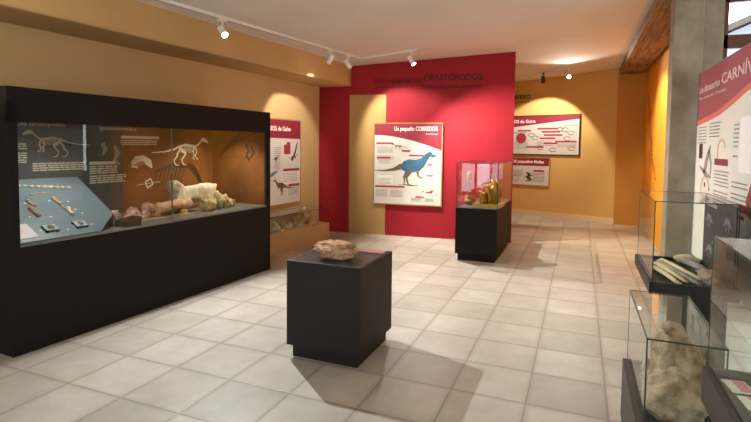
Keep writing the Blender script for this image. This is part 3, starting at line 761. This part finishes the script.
long_bone('bone', [(-.24,0,.065),(-.1,.0,.075),(.08,.02,.085),(.25,.03,.075)], .068, M('salmon_fossil','DDBE9E',.8,col2='B8875F',scale=16,bump=.5,bscale=40), t, seed=5, amp=.4, seg=20, mid=.92)
floor_rock('fossil_fragment', 1.80, .27, (.04,.028,.03), 'small yellowish fragment between the long salmon bone and the knobbly vertebrae', YELB, 31)
t = case_thing('caption_card', 1.78, .235, FZ, 'small pale card beside the yellowish fragment', 'card'); MB().box(-.06,.06,-.02,.015,0,.003).build('card', M('pale_yellow_card','D8CB9C',.6), t)
t = case_thing('caption_card', 2.47, .13, FZ, 'small pinkish card right of the knobbly vertebrae', 'card'); MB().box(-.06,.07,-.02,.02,0,.003).build('card', M('pink_card','C99C86',.6), t)
t = case_thing('caption_card', 1.48, .20, FZ, 'small orange card below the right end of the ruler', 'card'); MB().box(-.05,.05,-.014,.014,0,.003).build('card', MATS['pink_card'], t)
for k, (u, v, dim, lab) in enumerate((
    (2.13,.25,(.085,.075,.085),'largest cream vertebra, leftmost of the four knobbly ones'),
    (2.30,.28,(.05,.06,.105),'tall pointed cream vertebra, second of the four knobbly ones'),
    (2.42,.30,(.055,.055,.085),'cream vertebra with a dark hollow, third of the four knobbly ones'),
    (2.54,.31,(.05,.05,.055),'smallest cream vertebra, rightmost of the four knobbly ones'))):
    floor_rock('fossil_vertebra', u, v, dim, lab, M('cream_fossil','CDBB92',.8,col2='A68C5E',scale=18,bump=.6,bscale=40), 41+k, None, amp=.4, ridge=.3, freq=1.7)
# big white bone held up on a stand
t = case_thing('large_hip_bone', 2.15, .55, FZ, 'large white fossil bone with a knobbed left end held up on a stand', 'fossil')
m = MB()
m.plate([(-.30,.27),(-.27,.31),(-.22,.335),(-.17,.30),(-.13,.265),(-.02,.25),(.12,.265),(.25,.27),(.38,.26),(.355,.19),(.335,.12),(.30,.05),(.20,.055),(.10,.09),(.0,.105),(-.06,.09),(-.12,.06),(-.20,.055),(-.24,.10),(-.23,.17),(-.20,.215),(-.26,.235)], -.045, .045)
bmesh.ops.triangulate(m.bm, faces=m.bm.faces[:]); bmesh.ops.subdivide_edges(m.bm, edges=m.bm.edges[:], cuts=3, use_grid_fill=True)
bmesh.ops.smooth_vert(m.bm, verts=m.bm.verts[:], factor=.35, use_axis_x=True, use_axis_y=True, use_axis_z=True)
for v in m.bm.verts:
    n_ = noise.noise(v.co*16)*.016+noise.noise(v.co*40)*.006; v.co += Vector((n_*.5, (1 if v.co.y > 0 else -1)*abs(n_)*1.6+math.copysign(.02, v.co.y)*max(0, .0-v.co.x*2), n_*.6))
m.build('bone', WHB, t, smooth=True)
m = MB(); m.tube([(-.14,.0,0),(-.16,0,.08)], [.045,.03], seg=14); m.tube([(.27,0,0),(.27,0,.08)], [.03,.02], seg=14); m.build('stand', M('amber_stand','8A5A34',.5), t)
# small lights of the case, under the canopy
for k, u in enumerate((.6, 2.45)):
    c, s = math.cos(PI/2-CA), math.sin(PI/2-CA); v = .22
    d = case_thing('case_downlight', u, v, 1.788, 'small recessed downlight under the canopy of the long case', 'light', 'downlights under the canopy')
    MB().cyl((0,0,.006), .03, .012).build('lens', M('lit_lens','FFF2DA',.4,emit=3), d)
    l = spot_light('case_light', (-3.654+u*c-v*s, 2.221+u*s+v*c, 1.77), (-3.654+u*c-.42*s, 2.221+u*s+.42*c, .8), 24 if k == 0 else 36, 125, .8, (1,.93,.84) if k == 0 else (1,.84,.62), .03)

# ------------------------------------------------------------------ low sand-coloured display by the left wall
SA = math.atan2(.164, 1.365)
low = empty('low_display', (-3.90, 5.28, 0), PI/2-SA, 'low sand-coloured display with a glass cover beside the long black case', 'display case')
SL = 1.80
MB().box(0, SL, 0, .47, 0, .285).build('base', SAND, low, bevel=.004)
MB().box(0, SL, .44, .475, .285, .50).build('back_rail', SAND, low)
MB().box(0, SL-.2, .40, .475, .50, .53).build('ledge', M('light_sand_edge','D6B68A',.6), low)
glass_box(low, .01, SL-.04, .012, .43, .286, .525, e=.003)
def low_thing(name, u, v, label, cat='fossil'):
    c, s = math.cos(PI/2-SA), math.sin(PI/2-SA)
    return empty(name, (-3.90+u*c-v*s, 5.28+u*s+v*c, .287), PI/2-SA, label, cat)
for k, (u, v, dim, lab) in enumerate((
    (.62,.2,(.12,.09,.085),'domed beige skull cast with hollow sockets at the left of the low display'),
    (.95,.22,(.12,.07,.05),'flat beige jaw cast, second from the left in the low display'),
    (1.26,.2,(.10,.07,.08),'rounded beige skull cast, third from the left in the low display'),
    (1.50,.26,(.11,.08,.13),'tallest beige skull cast with a raised snout at the right of the low display'))):
    t = low_thing('skull_cast', u, v, lab)
    MB().rock((0,0,dim[2]*.8), dim, seed=60+k*3, amp=.5, flatbottom=0, ridge=.9, freq=1.9).build('skull', M('beige_cast','C8B07E',.8,col2='9A8052',scale=12,bump=.5,bscale=40), t, smooth=True)
    if k == 3: MB().tube([(-.02,0,.12),(-.09,0,.20),(-.02,-.02,.235),(.10,0,.20)], [.04,.035,.035,.012], seg=10, amp=.5, seed=3).build('snout', MATS['beige_cast'], t, smooth=True)
    if k == 0: MB().tube([(.05,-.04,.03),(.12,-.05,.05),(.17,-.04,.02)], [.03,.03,.01], seg=10, amp=.4).build('jaw', MATS['beige_cast'], t, smooth=True)
for u, lab in ((.74,'yellow label beside the domed skull cast'),(1.42,'yellow label in front of the tallest skull cast')):
    t = low_thing('yellow_label', u, .07, lab, 'label'); t.rotation_euler[2] += .1
    MB().plate([(-.045,0),(.045,0),(.045,.028),(-.045,.028)], 0, .03).build('label_card', M('label_yellow','F2C81E',.5), t)

# ------------------------------------------------------------------ central pedestal
ped = empty('pedestal', (-1.625, 3.325, 0), 0, 'waist-high charcoal pedestal in the middle of the floor carrying a brown rock', 'pedestal')
MB().box(-.255,.255,-.275,.275,0,.09).build('kick_base', PEDM, ped)
m = MB(); m.box(-.288,.288,-.305,.305,.09,.682)
m.box(-.288,-.262,-.305,.305,.682,.70).box(.262,.288,-.305,.305,.682,.70).box(-.262,.262,-.305,-.279,.682,.70).box(-.262,.262,.279,.305,.682,.70)
m.build('body', PEDM, ped)
MB().box(-.262,.262,-.279,.279,.682,.6985).build('top_plate', M('polished_black_plate','2C3034',.3), ped)
lab = empty('caption_plate', (-1.50, 3.545, .699), 0, 'pink caption plate lying at the back edge of the central pedestal', 'label')
MB().box(-.14,.135,-.045,.045,0,.012).build('plate', M('rose_plate','C98A88',.5), lab)
m = MB(); random.seed(5)
for i in range(3):
    x = -.12
    while x < .1: w_ = random.uniform(.01,.03); m.box(x, x+w_*.8, .018-i*.018, .023-i*.018, .012, .0128); x += w_
m.build('print', M('dark_rose_print','8B4A4C'), lab)
rk = empty('rock_specimen', (-1.615, 3.225, .699), .1, 'rough light brown rock slab resting on the central pedestal', 'rock')
m = MB(); m.rock((0,0,.066), (.150,.110,.074), seed=21, amp=.30, freq=1.5, sub=5, ridge=.35)
for v in m.bm.verts:
    v.co.z = min(v.co.z, .122+.010*noise.noise(v.co*24)+.006*noise.noise(v.co*55)-v.co.x*.05)
    if v.co.z < .05: 
        k = .86+.14*v.co.z/.05; v.co.x *= k; v.co.y *= k
    v.co.x += .008*noise.noise(v.co*30)
    v.co.z = max(v.co.z, 0)
m.build('rock', M('light_brown_rock','CFA987',.85,col2='A87C5A',scale=14,bump=.9,bscale=45), rk, smooth=False)
for ob in (bpy.data.objects['rock'],):
    for p in ob.data.polygons: p.use_smooth = True

# ------------------------------------------------------------------ black pedestal case in front of the red wall
p2 = empty('pedestal_case', (-1.245, 7.28, 0), 0, 'black pedestal with a glass case holding a golden fossil, before the red wall', 'display case')
MB().box(-.245,.245,-.68,.66,0,.09).build('kick_base', BLACK, p2)
MB().box(-.275,.275,-.71,.70,.09,.705).build('body', BLACK, p2)
glass_box(p2, -.272, .272, -.705, .69, .706, 1.305, t=.006, e=.005)
MB().box(-.25,.25,-.69,.68,.705,.712).build('deck', M('brown_grey_deck','5A504A',.4), p2)
GOLD = M('golden_cast','CFA040',.38,col2='8A5E1E',scale=9,metal=.35,bump=.4,bscale=40)
g = empty('golden_fossil', (-1.14, 6.93, .713), 0, 'golden claw-like fossil cast on a square gold tray inside the glass case', 'fossil')
m = MB(); m.box(-.17,.17,-.17,.17,.0,.025); m.box(-.19,.19,-.19,-.165,.0,.04); m.box(-.19,.19,.165,.19,0,.04); m.box(-.19,-.165,-.165,.165,0,.04); m.box(.165,.19,-.165,.165,0,.04)
m.build('tray', M('gold_tray','C8A255',.35,metal=.5), g)
m = MB(); m.rock((.05,.0,.16), (.09,.09,.185), seed=71, amp=.3, ridge=.35, freq=1.6, flatbottom=.02)
m.rock((-.06,-.02,.09), (.06,.07,.09), seed=74, amp=.35, ridge=.3, flatbottom=.02)
m.build('mass', GOLD, g, smooth=True)
for pts, rr in (([(-.02,-.08,.05),(-.05,-.11,.14),(-.10,-.10,.20),(-.17,-.08,.20)], [.025,.022,.018,.006]),
                ([(.03,-.09,.06),(.02,-.12,.18),(-.03,-.11,.27),(-.08,-.09,.29)], [.026,.024,.018,.006]),
                ([(.09,-.08,.05),(.11,-.11,.18),(.09,-.10,.30),(.04,-.08,.37)], [.028,.026,.02,.008]),
                ([(.12,.0,.05),(.16,-.02,.16),(.15,-.02,.28),(.10,0,.36)], [.028,.024,.02,.008])):
    MB().tube(pts, rr, seg=10, amp=.4, seed=4).build('claw', GOLD, g, smooth=True)
g = empty('fossil_reflection', (-1.40, 7.05, .713), 0, 'ochre shape imitating a fossil reflection at the back left of the glass pedestal case', 'fossil')  # solid shape added in place of a reflection in the glass
m = MB(); m.rock((-.03,0,.06), (.07,.09,.075), seed=81, amp=.45, ridge=.6, flatbottom=0); m.build('mass', M('ochre_reflection','C88A4E',.6,col2='9A6030',scale=10,bump=.4), g, smooth=True)
MB().tube([(-.05,0,.10),(-.06,0,.30),(-.05,0,.42),(-.02,0,.44)], [.03,.012,.04,.03], seg=12, amp=.4).build('raised_reflection', MATS['ochre_reflection'], g, smooth=True)

# ------------------------------------------------------------------ glass cases on the right
def tray_case(name, x0, x1, y0, y1, zb, zt, ztop, label, inset, rim=.022, ped_mat=None, thin=None):
    r = empty(name, ((x0+x1)/2, (y0+y1)/2, 0), 0, label, 'display case'); w2, l2 = (x1-x0)/2, (y1-y0)/2
    m = MB(); m.box(-w2, w2, -l2, l2, zb, zt-.03)
    m.box(-w2, -w2+rim, -l2, l2, zt-.03, zt); m.box(w2-rim, w2, -l2, l2, zt-.03, zt)
    m.box(-w2+rim, w2-rim, -l2, -l2+rim, zt-.03, zt); m.box(-w2+rim, w2-rim, l2-rim, l2, zt-.03, zt)
    m.build('tray', RIM if name != 'tusk' else DARK, r)
    MB().box(-w2+rim, w2-rim, -l2+rim, l2-rim, zt-.03, zt-.022).build('tray_lining', M('dark_lining','2A2827',.6), r)
    if zb > .05:
        MB().box(-w2+inset, w2-.03, -l2+inset*.6, l2-inset, 0, zb).build('support', DARK, r)
    i = rim*.75
    glass_box(r, -w2+i, w2-i, -l2+i, l2-i, zt-.021, ztop, e=.0028)
    return r
ca = tray_case('glass_case', .420, .885, 3.44, 4.31, .635, .71, 1.2, 'glass case of curved tusk-like bones in front of the concrete pillar', .20)
for c in ca.children:
    if c.name.startswith('tray') and 'lining' not in c.name: c.data.materials[0] = DARK
# dark graphic standing inside its right-hand pane
gp = empty('dark_graphic', (.862, 3.875, .70), 0, 'dark graphic panel with pale skeleton prints standing inside the tusk case', 'information panel')
MB().box(-.004,.004,-.40,.40,0,.49).build('panel', M('charcoal_graphic','3C3D40',.5,var=.3,scale=8), gp)
def yz(o):   # turn an xz print to lie on a plane facing -x
    for v in o.data.vertices:
        x, y, z = v.co; v.co = Vector((y, -x, z))
    return o
m = MB()
for cx, cz, s_ in ((-.25,.33,.10),(.0,.2,.14),(-.2,.12,.09),(.22,.36,.09)):
    m.stroke([(cx-s_,cz-.02),(cx-.3*s_,cz+.3*s_),(cx+.4*s_,cz+.2*s_),(cx+s_,cz-.1*s_)], [.01,.03,.04,.01], -.0065, -.0045)
    m.stroke([(cx-.2*s_,cz+.2*s_),(cx-.3*s_,cz-.5*s_)], [.02,.01], -.0065, -.0045); m.stroke([(cx+.3*s_,cz+.2*s_),(cx+.4*s_,cz-.5*s_)], [.02,.01], -.0065, -.0045)
yz(m.build('skeleton_print', M('grey_print_light','8B8C8C'), gp))
yz(text('title', 'Las huellas', .05, M('soft_white_print','BFC0BE'), gp, -.30, .43, -.0065, width=.26))

TUSK = M('ivory_fossil','E6D6A6',.6,col2='A8945F',scale=10,bump=.3,bscale=40)
GREYB = M('grey_bone','A39A8A',.7,col2='7C7264',scale=12,bump=.4,bscale=40)
def tusk(x0, y0, x1, y1, rad, mat, lab, bend=.05, z=.69, name='tusk_fossil'):
    t = empty(name, (x0, y0, z), 0, lab, 'fossil'); dx, dy = x1-x0, y1-y0
    pts = [(dx*t_+bend*math.sin(PI*t_)*(-dy)*1.0, dy*t_, rad*.7+.02*math.sin(PI*t_)) for t_ in [i/9 for i in range(10)]]
    MB().tube(pts, [rad*(.55+.45*math.sin(PI*(.15+.75*i/9))) for i in range(10)], seg=12, amp=.12, seed=x0*10, flat=.7).build('tusk', mat, t, smooth=True)
tusk(.500,3.92,.590,3.475,.020,TUSK,'curved ivory tusk nearest the left glass of the case', -.05)
tusk(.530,4.06,.640,3.55,.019,TUSK,'ivory tusk second from the left glass', -.06)
tusk(.560,4.14,.700,3.52,.021,GREYB,'dark grey curved tusk between the ivory ones', -.06)
tusk(.590,4.22,.745,3.62,.019,TUSK,'longest ivory tusk reaching the front right of the case', -.07)
tusk(.700,4.18,.800,3.88,.034,GREYB,'brown-grey bone lying behind the tusks, right side', -.05)
tusk(.680,4.27,.835,4.20,.030,TUSK,'short cream bone with a knobbed end at the back of the tusk case', -.05)
t = empty('flat_bone_fragment', (.775, 3.66, .69), 0, 'flat pinkish brown fragment at the front right of the tusk case', 'fossil')
MB().rock((0,0,.035), (.055,.12,.045), seed=90, amp=.35, flatbottom=0).build('fragment', M('pink_brown_fossil','9A7F6E',.8,bump=.4), t, smooth=True)
for x, y, lab in ((.49,3.52,'caption card at the front left of the tusk case'),(.72,3.50,'caption card at the front right of the tusk case'),(.80,3.98,'caption card at the back right of the tusk case')):
    t = empty('caption_card', (x, y, .689), .2, lab, 'card')
    MB().box(-.035,.035,-.02,.02,0,.004).build('card', PLATEW, t); MB().box(.0,.033,-.018,.018,.004,.005).build('red_print', BAR, t)

cb = tray_case('glass_case', .262, .590, 2.30, 3.12, 0, .33, .727, 'low glass case holding a large beige rock, lowest case at the right', .0, rim=.03)
cc = tray_case('glass_case', .460, .93, 1.25, 2.205, .565, .70, 1.195, 'nearest tall glass case at the right edge, holding small caption cards', .20, rim=.018)
# beige rock
BR = M('beige_rock','D2C0A0',.9,col2='957C60',scale=14,bump=.8,bscale=50)
t = empty('large_rock', (.435, 2.62, .308), 0, 'large beige fossil rock with folded lumps inside the low glass case', 'rock')
m = MB(); m.rock((.0,-.02,.10), (.135,.17,.13), seed=101, amp=.22, freq=1.2, sub=5, flatbottom=0, ridge=.12)
m.rock((-.035,.05,.22), (.055,.10,.13), seed=103, amp=.22, sub=4, freq=1.5, ridge=.1)
m.rock((.055,.03,.21), (.070,.11,.12), seed=107, amp=.22, sub=4, freq=1.5, ridge=.1)
m.rock((.01,.10,.30), (.06,.07,.085), seed=109, amp=.25, sub=4)
m.rock((-.09,.12,.14), (.03,.04,.04), seed=113, amp=.3, sub=3)
m.build('rock', BR, t, smooth=True)
for x, y, z, rz, lab in ((.548,2.10,.679,.15,'pink and white caption card at the far end of the nearest glass case'),(.565,1.975,.679,.1,'pink and white caption card, the nearer one in the nearest glass case')):
    t = empty('caption_card', (x, y, z), rz, lab, 'card')
    MB().box(-.035,.04,-.05,.05,0,.003).build('card', PLATEW, t); MB().box(-.005,.035,-.045,.045,.003,.004).build('red_print', M('pink_print_card','C9808C',.6), t)

# ------------------------------------------------------------------ drawings painted on the orange wall
t = empty('wall_drawing', (1.148, 10.7, 0), 0, 'dark line drawing of a long creature painted on the bright orange wall', 'drawing')
m = MB(); random.seed(12)
pts = [(0,2.55),(.25,2.35),(.4,2.1),(.55,1.8),(.8,1.6),(.95,1.3),(1.25,1.2),(1.45,1.0)]
for k in range(2):
    for (a, b), (c, d) in zip(pts[:-1], pts[1:]):
        for i in range(4):
            t0, t1 = i/4, (i+.7)/4; off = .12*k+random.uniform(-.03,.03)
            m.stroke([(a+(c-a)*t0+off, b+(d-b)*t0), (a+(c-a)*t1+off, b+(d-b)*t1)], .03, -.001, .001)
for a, b in ((.3,1.9),(.5,2.25),(.62,1.5),(1.1,1.35),(1.3,.95)): m.stroke([(a,b),(a+.1,b-.1),(a+.05,b-.22)], .03, -.001, .001)
yz(m.build('line_drawing', M('umber_line','9A5A14',.8), t))

# ------------------------------------------------------------------ ceiling tracks and spotlights
def track(name, A, B, label):
    A = Vector(A); B = Vector(B); r = empty(name, A, 0, label, 'lighting track')
    d = (B-A); q = d.normalized(); side = Vector((-q.y, q.x, 0)).normalized()
    def bar(nm, o, w_, h, mat):
        m = MB(); vs = []
        for p in (Vector((0,0,0)), d):
            for s_, t_ in ((-1,0),(1,0),(1,-1),(-1,-1)): vs.append(m.bm.verts.new(p+side*(o+s_*w_/2)+Vector((0,0,t_*h))))
        for f in ((0,1,2,3),(7,6,5,4),(0,4,5,1),(1,5,6,2),(2,6,7,3),(3,7,4,0)): m.bm.faces.new([vs[i] for i in f])
        return m.build(nm, mat, r)
    bar('rail', 0, .036, .03, LAMPW)
    o = bar('conductor_slot', .006, .010, .032, M('grey_slot','6E655E',.5))
    return r
zc = lambda x, y: CZ(x, y)+.001
def tp(x, y): return (x, y, zc(x, y))
track('lighting_track', tp(-4.06,.6), tp(-3.24,7.25), 'long white lighting track along the tan soffit')
track('lighting_track', tp(-3.22,7.27), tp(-2.25,7.10), 'short white lighting track in front of the red wall')
track('lighting_track', tp(-1.9,11.06), tp(-.13,10.23), 'lighting track in front of the far ochre wall')
LIT = M('lit_lamp','FFFFFF',.5,emit=22); UNL = M('dark_lens','1A1512',.3)
def spotlight(x, y, target, label, power, angle, blend=.4, col=(1,.93,.83), face=LIT, radius=.02, head=LAMPW):
    z = zc(x, y)-.03; r = empty('track_spotlight', (x, y, z), 0, label, 'spotlight')
    MB().box(-.02,.02,-.055,.055,-.022,0).build('adapter', head, r)
    MB().tube([(0,0,-.02),(0,0,-.09)], .008, seg=8).build('stem', head, r)
    d = (Vector(target)-Vector((x, y, z-.13))).normalized(); c = Vector((0,0,-.125))
    MB().tube([c-d*.07, c-d*.06, c+d*.055, c+d*.07], [.026,.034,.036,.038], seg=20).build('lamp_head', head, r, smooth=False)
    MB().tube([c+d*.0705, c+d*.073], [.031,.031], seg=20).build('lens', face, r)
    spot_light('spot_light', Vector((x, y, z))+c+d*.085, target, power, angle, blend, col, radius)
    return r
spotlight(-3.60, 4.40, (-.8, 3.2, .0), 'bright white track spotlight glaring above the long case, first from the left', 295, 112, .7, (.97,.98,1), radius=.015)
spotlight(-3.32, 6.38, (-4.42, 6.9, 1.5), 'white cylindrical spotlight hanging from the track, left of the pair by the red wall', 55, 62, .35)
spotlight(-3.28, 6.86, (-2.6, 8.0, 1.5), 'white spotlight with a dark mouth, right of the pair hanging near the red wall', 115, 74, .5, face=UNL)
spotlight(-2.36, 7.12, (-.4, 7.1, .0), 'white cylindrical spotlight at the end of the short track before the red wall', 310, 120, .6)
spotlight(-.72, 10.50, (-.75, 11.5, 1.4), 'small dark spotlight under the far track', 90, 92, .25, face=UNL, head=M('dark_lamp','2E241E',.4))
spotlight(-.24, 10.27, (.1, 6.0, .6), 'glaring spotlight at the right end of the far track', 75, 120, .5)
# lamp further back along the soffit track, then an added bare light
spotlight(-3.95, 1.4, (-1.6, 6.8, 1.0), 'white spotlight further back along the soffit track', 35, 80, .5, (1,.9,.78))
spot_light('orange_wall_fill', (.35, 8.4, 2.95), (1.15, 8.9, 1.3), 115, 95, .6, (1,.80,.58), .03)  # added light with no fixture, brightens the orange wall
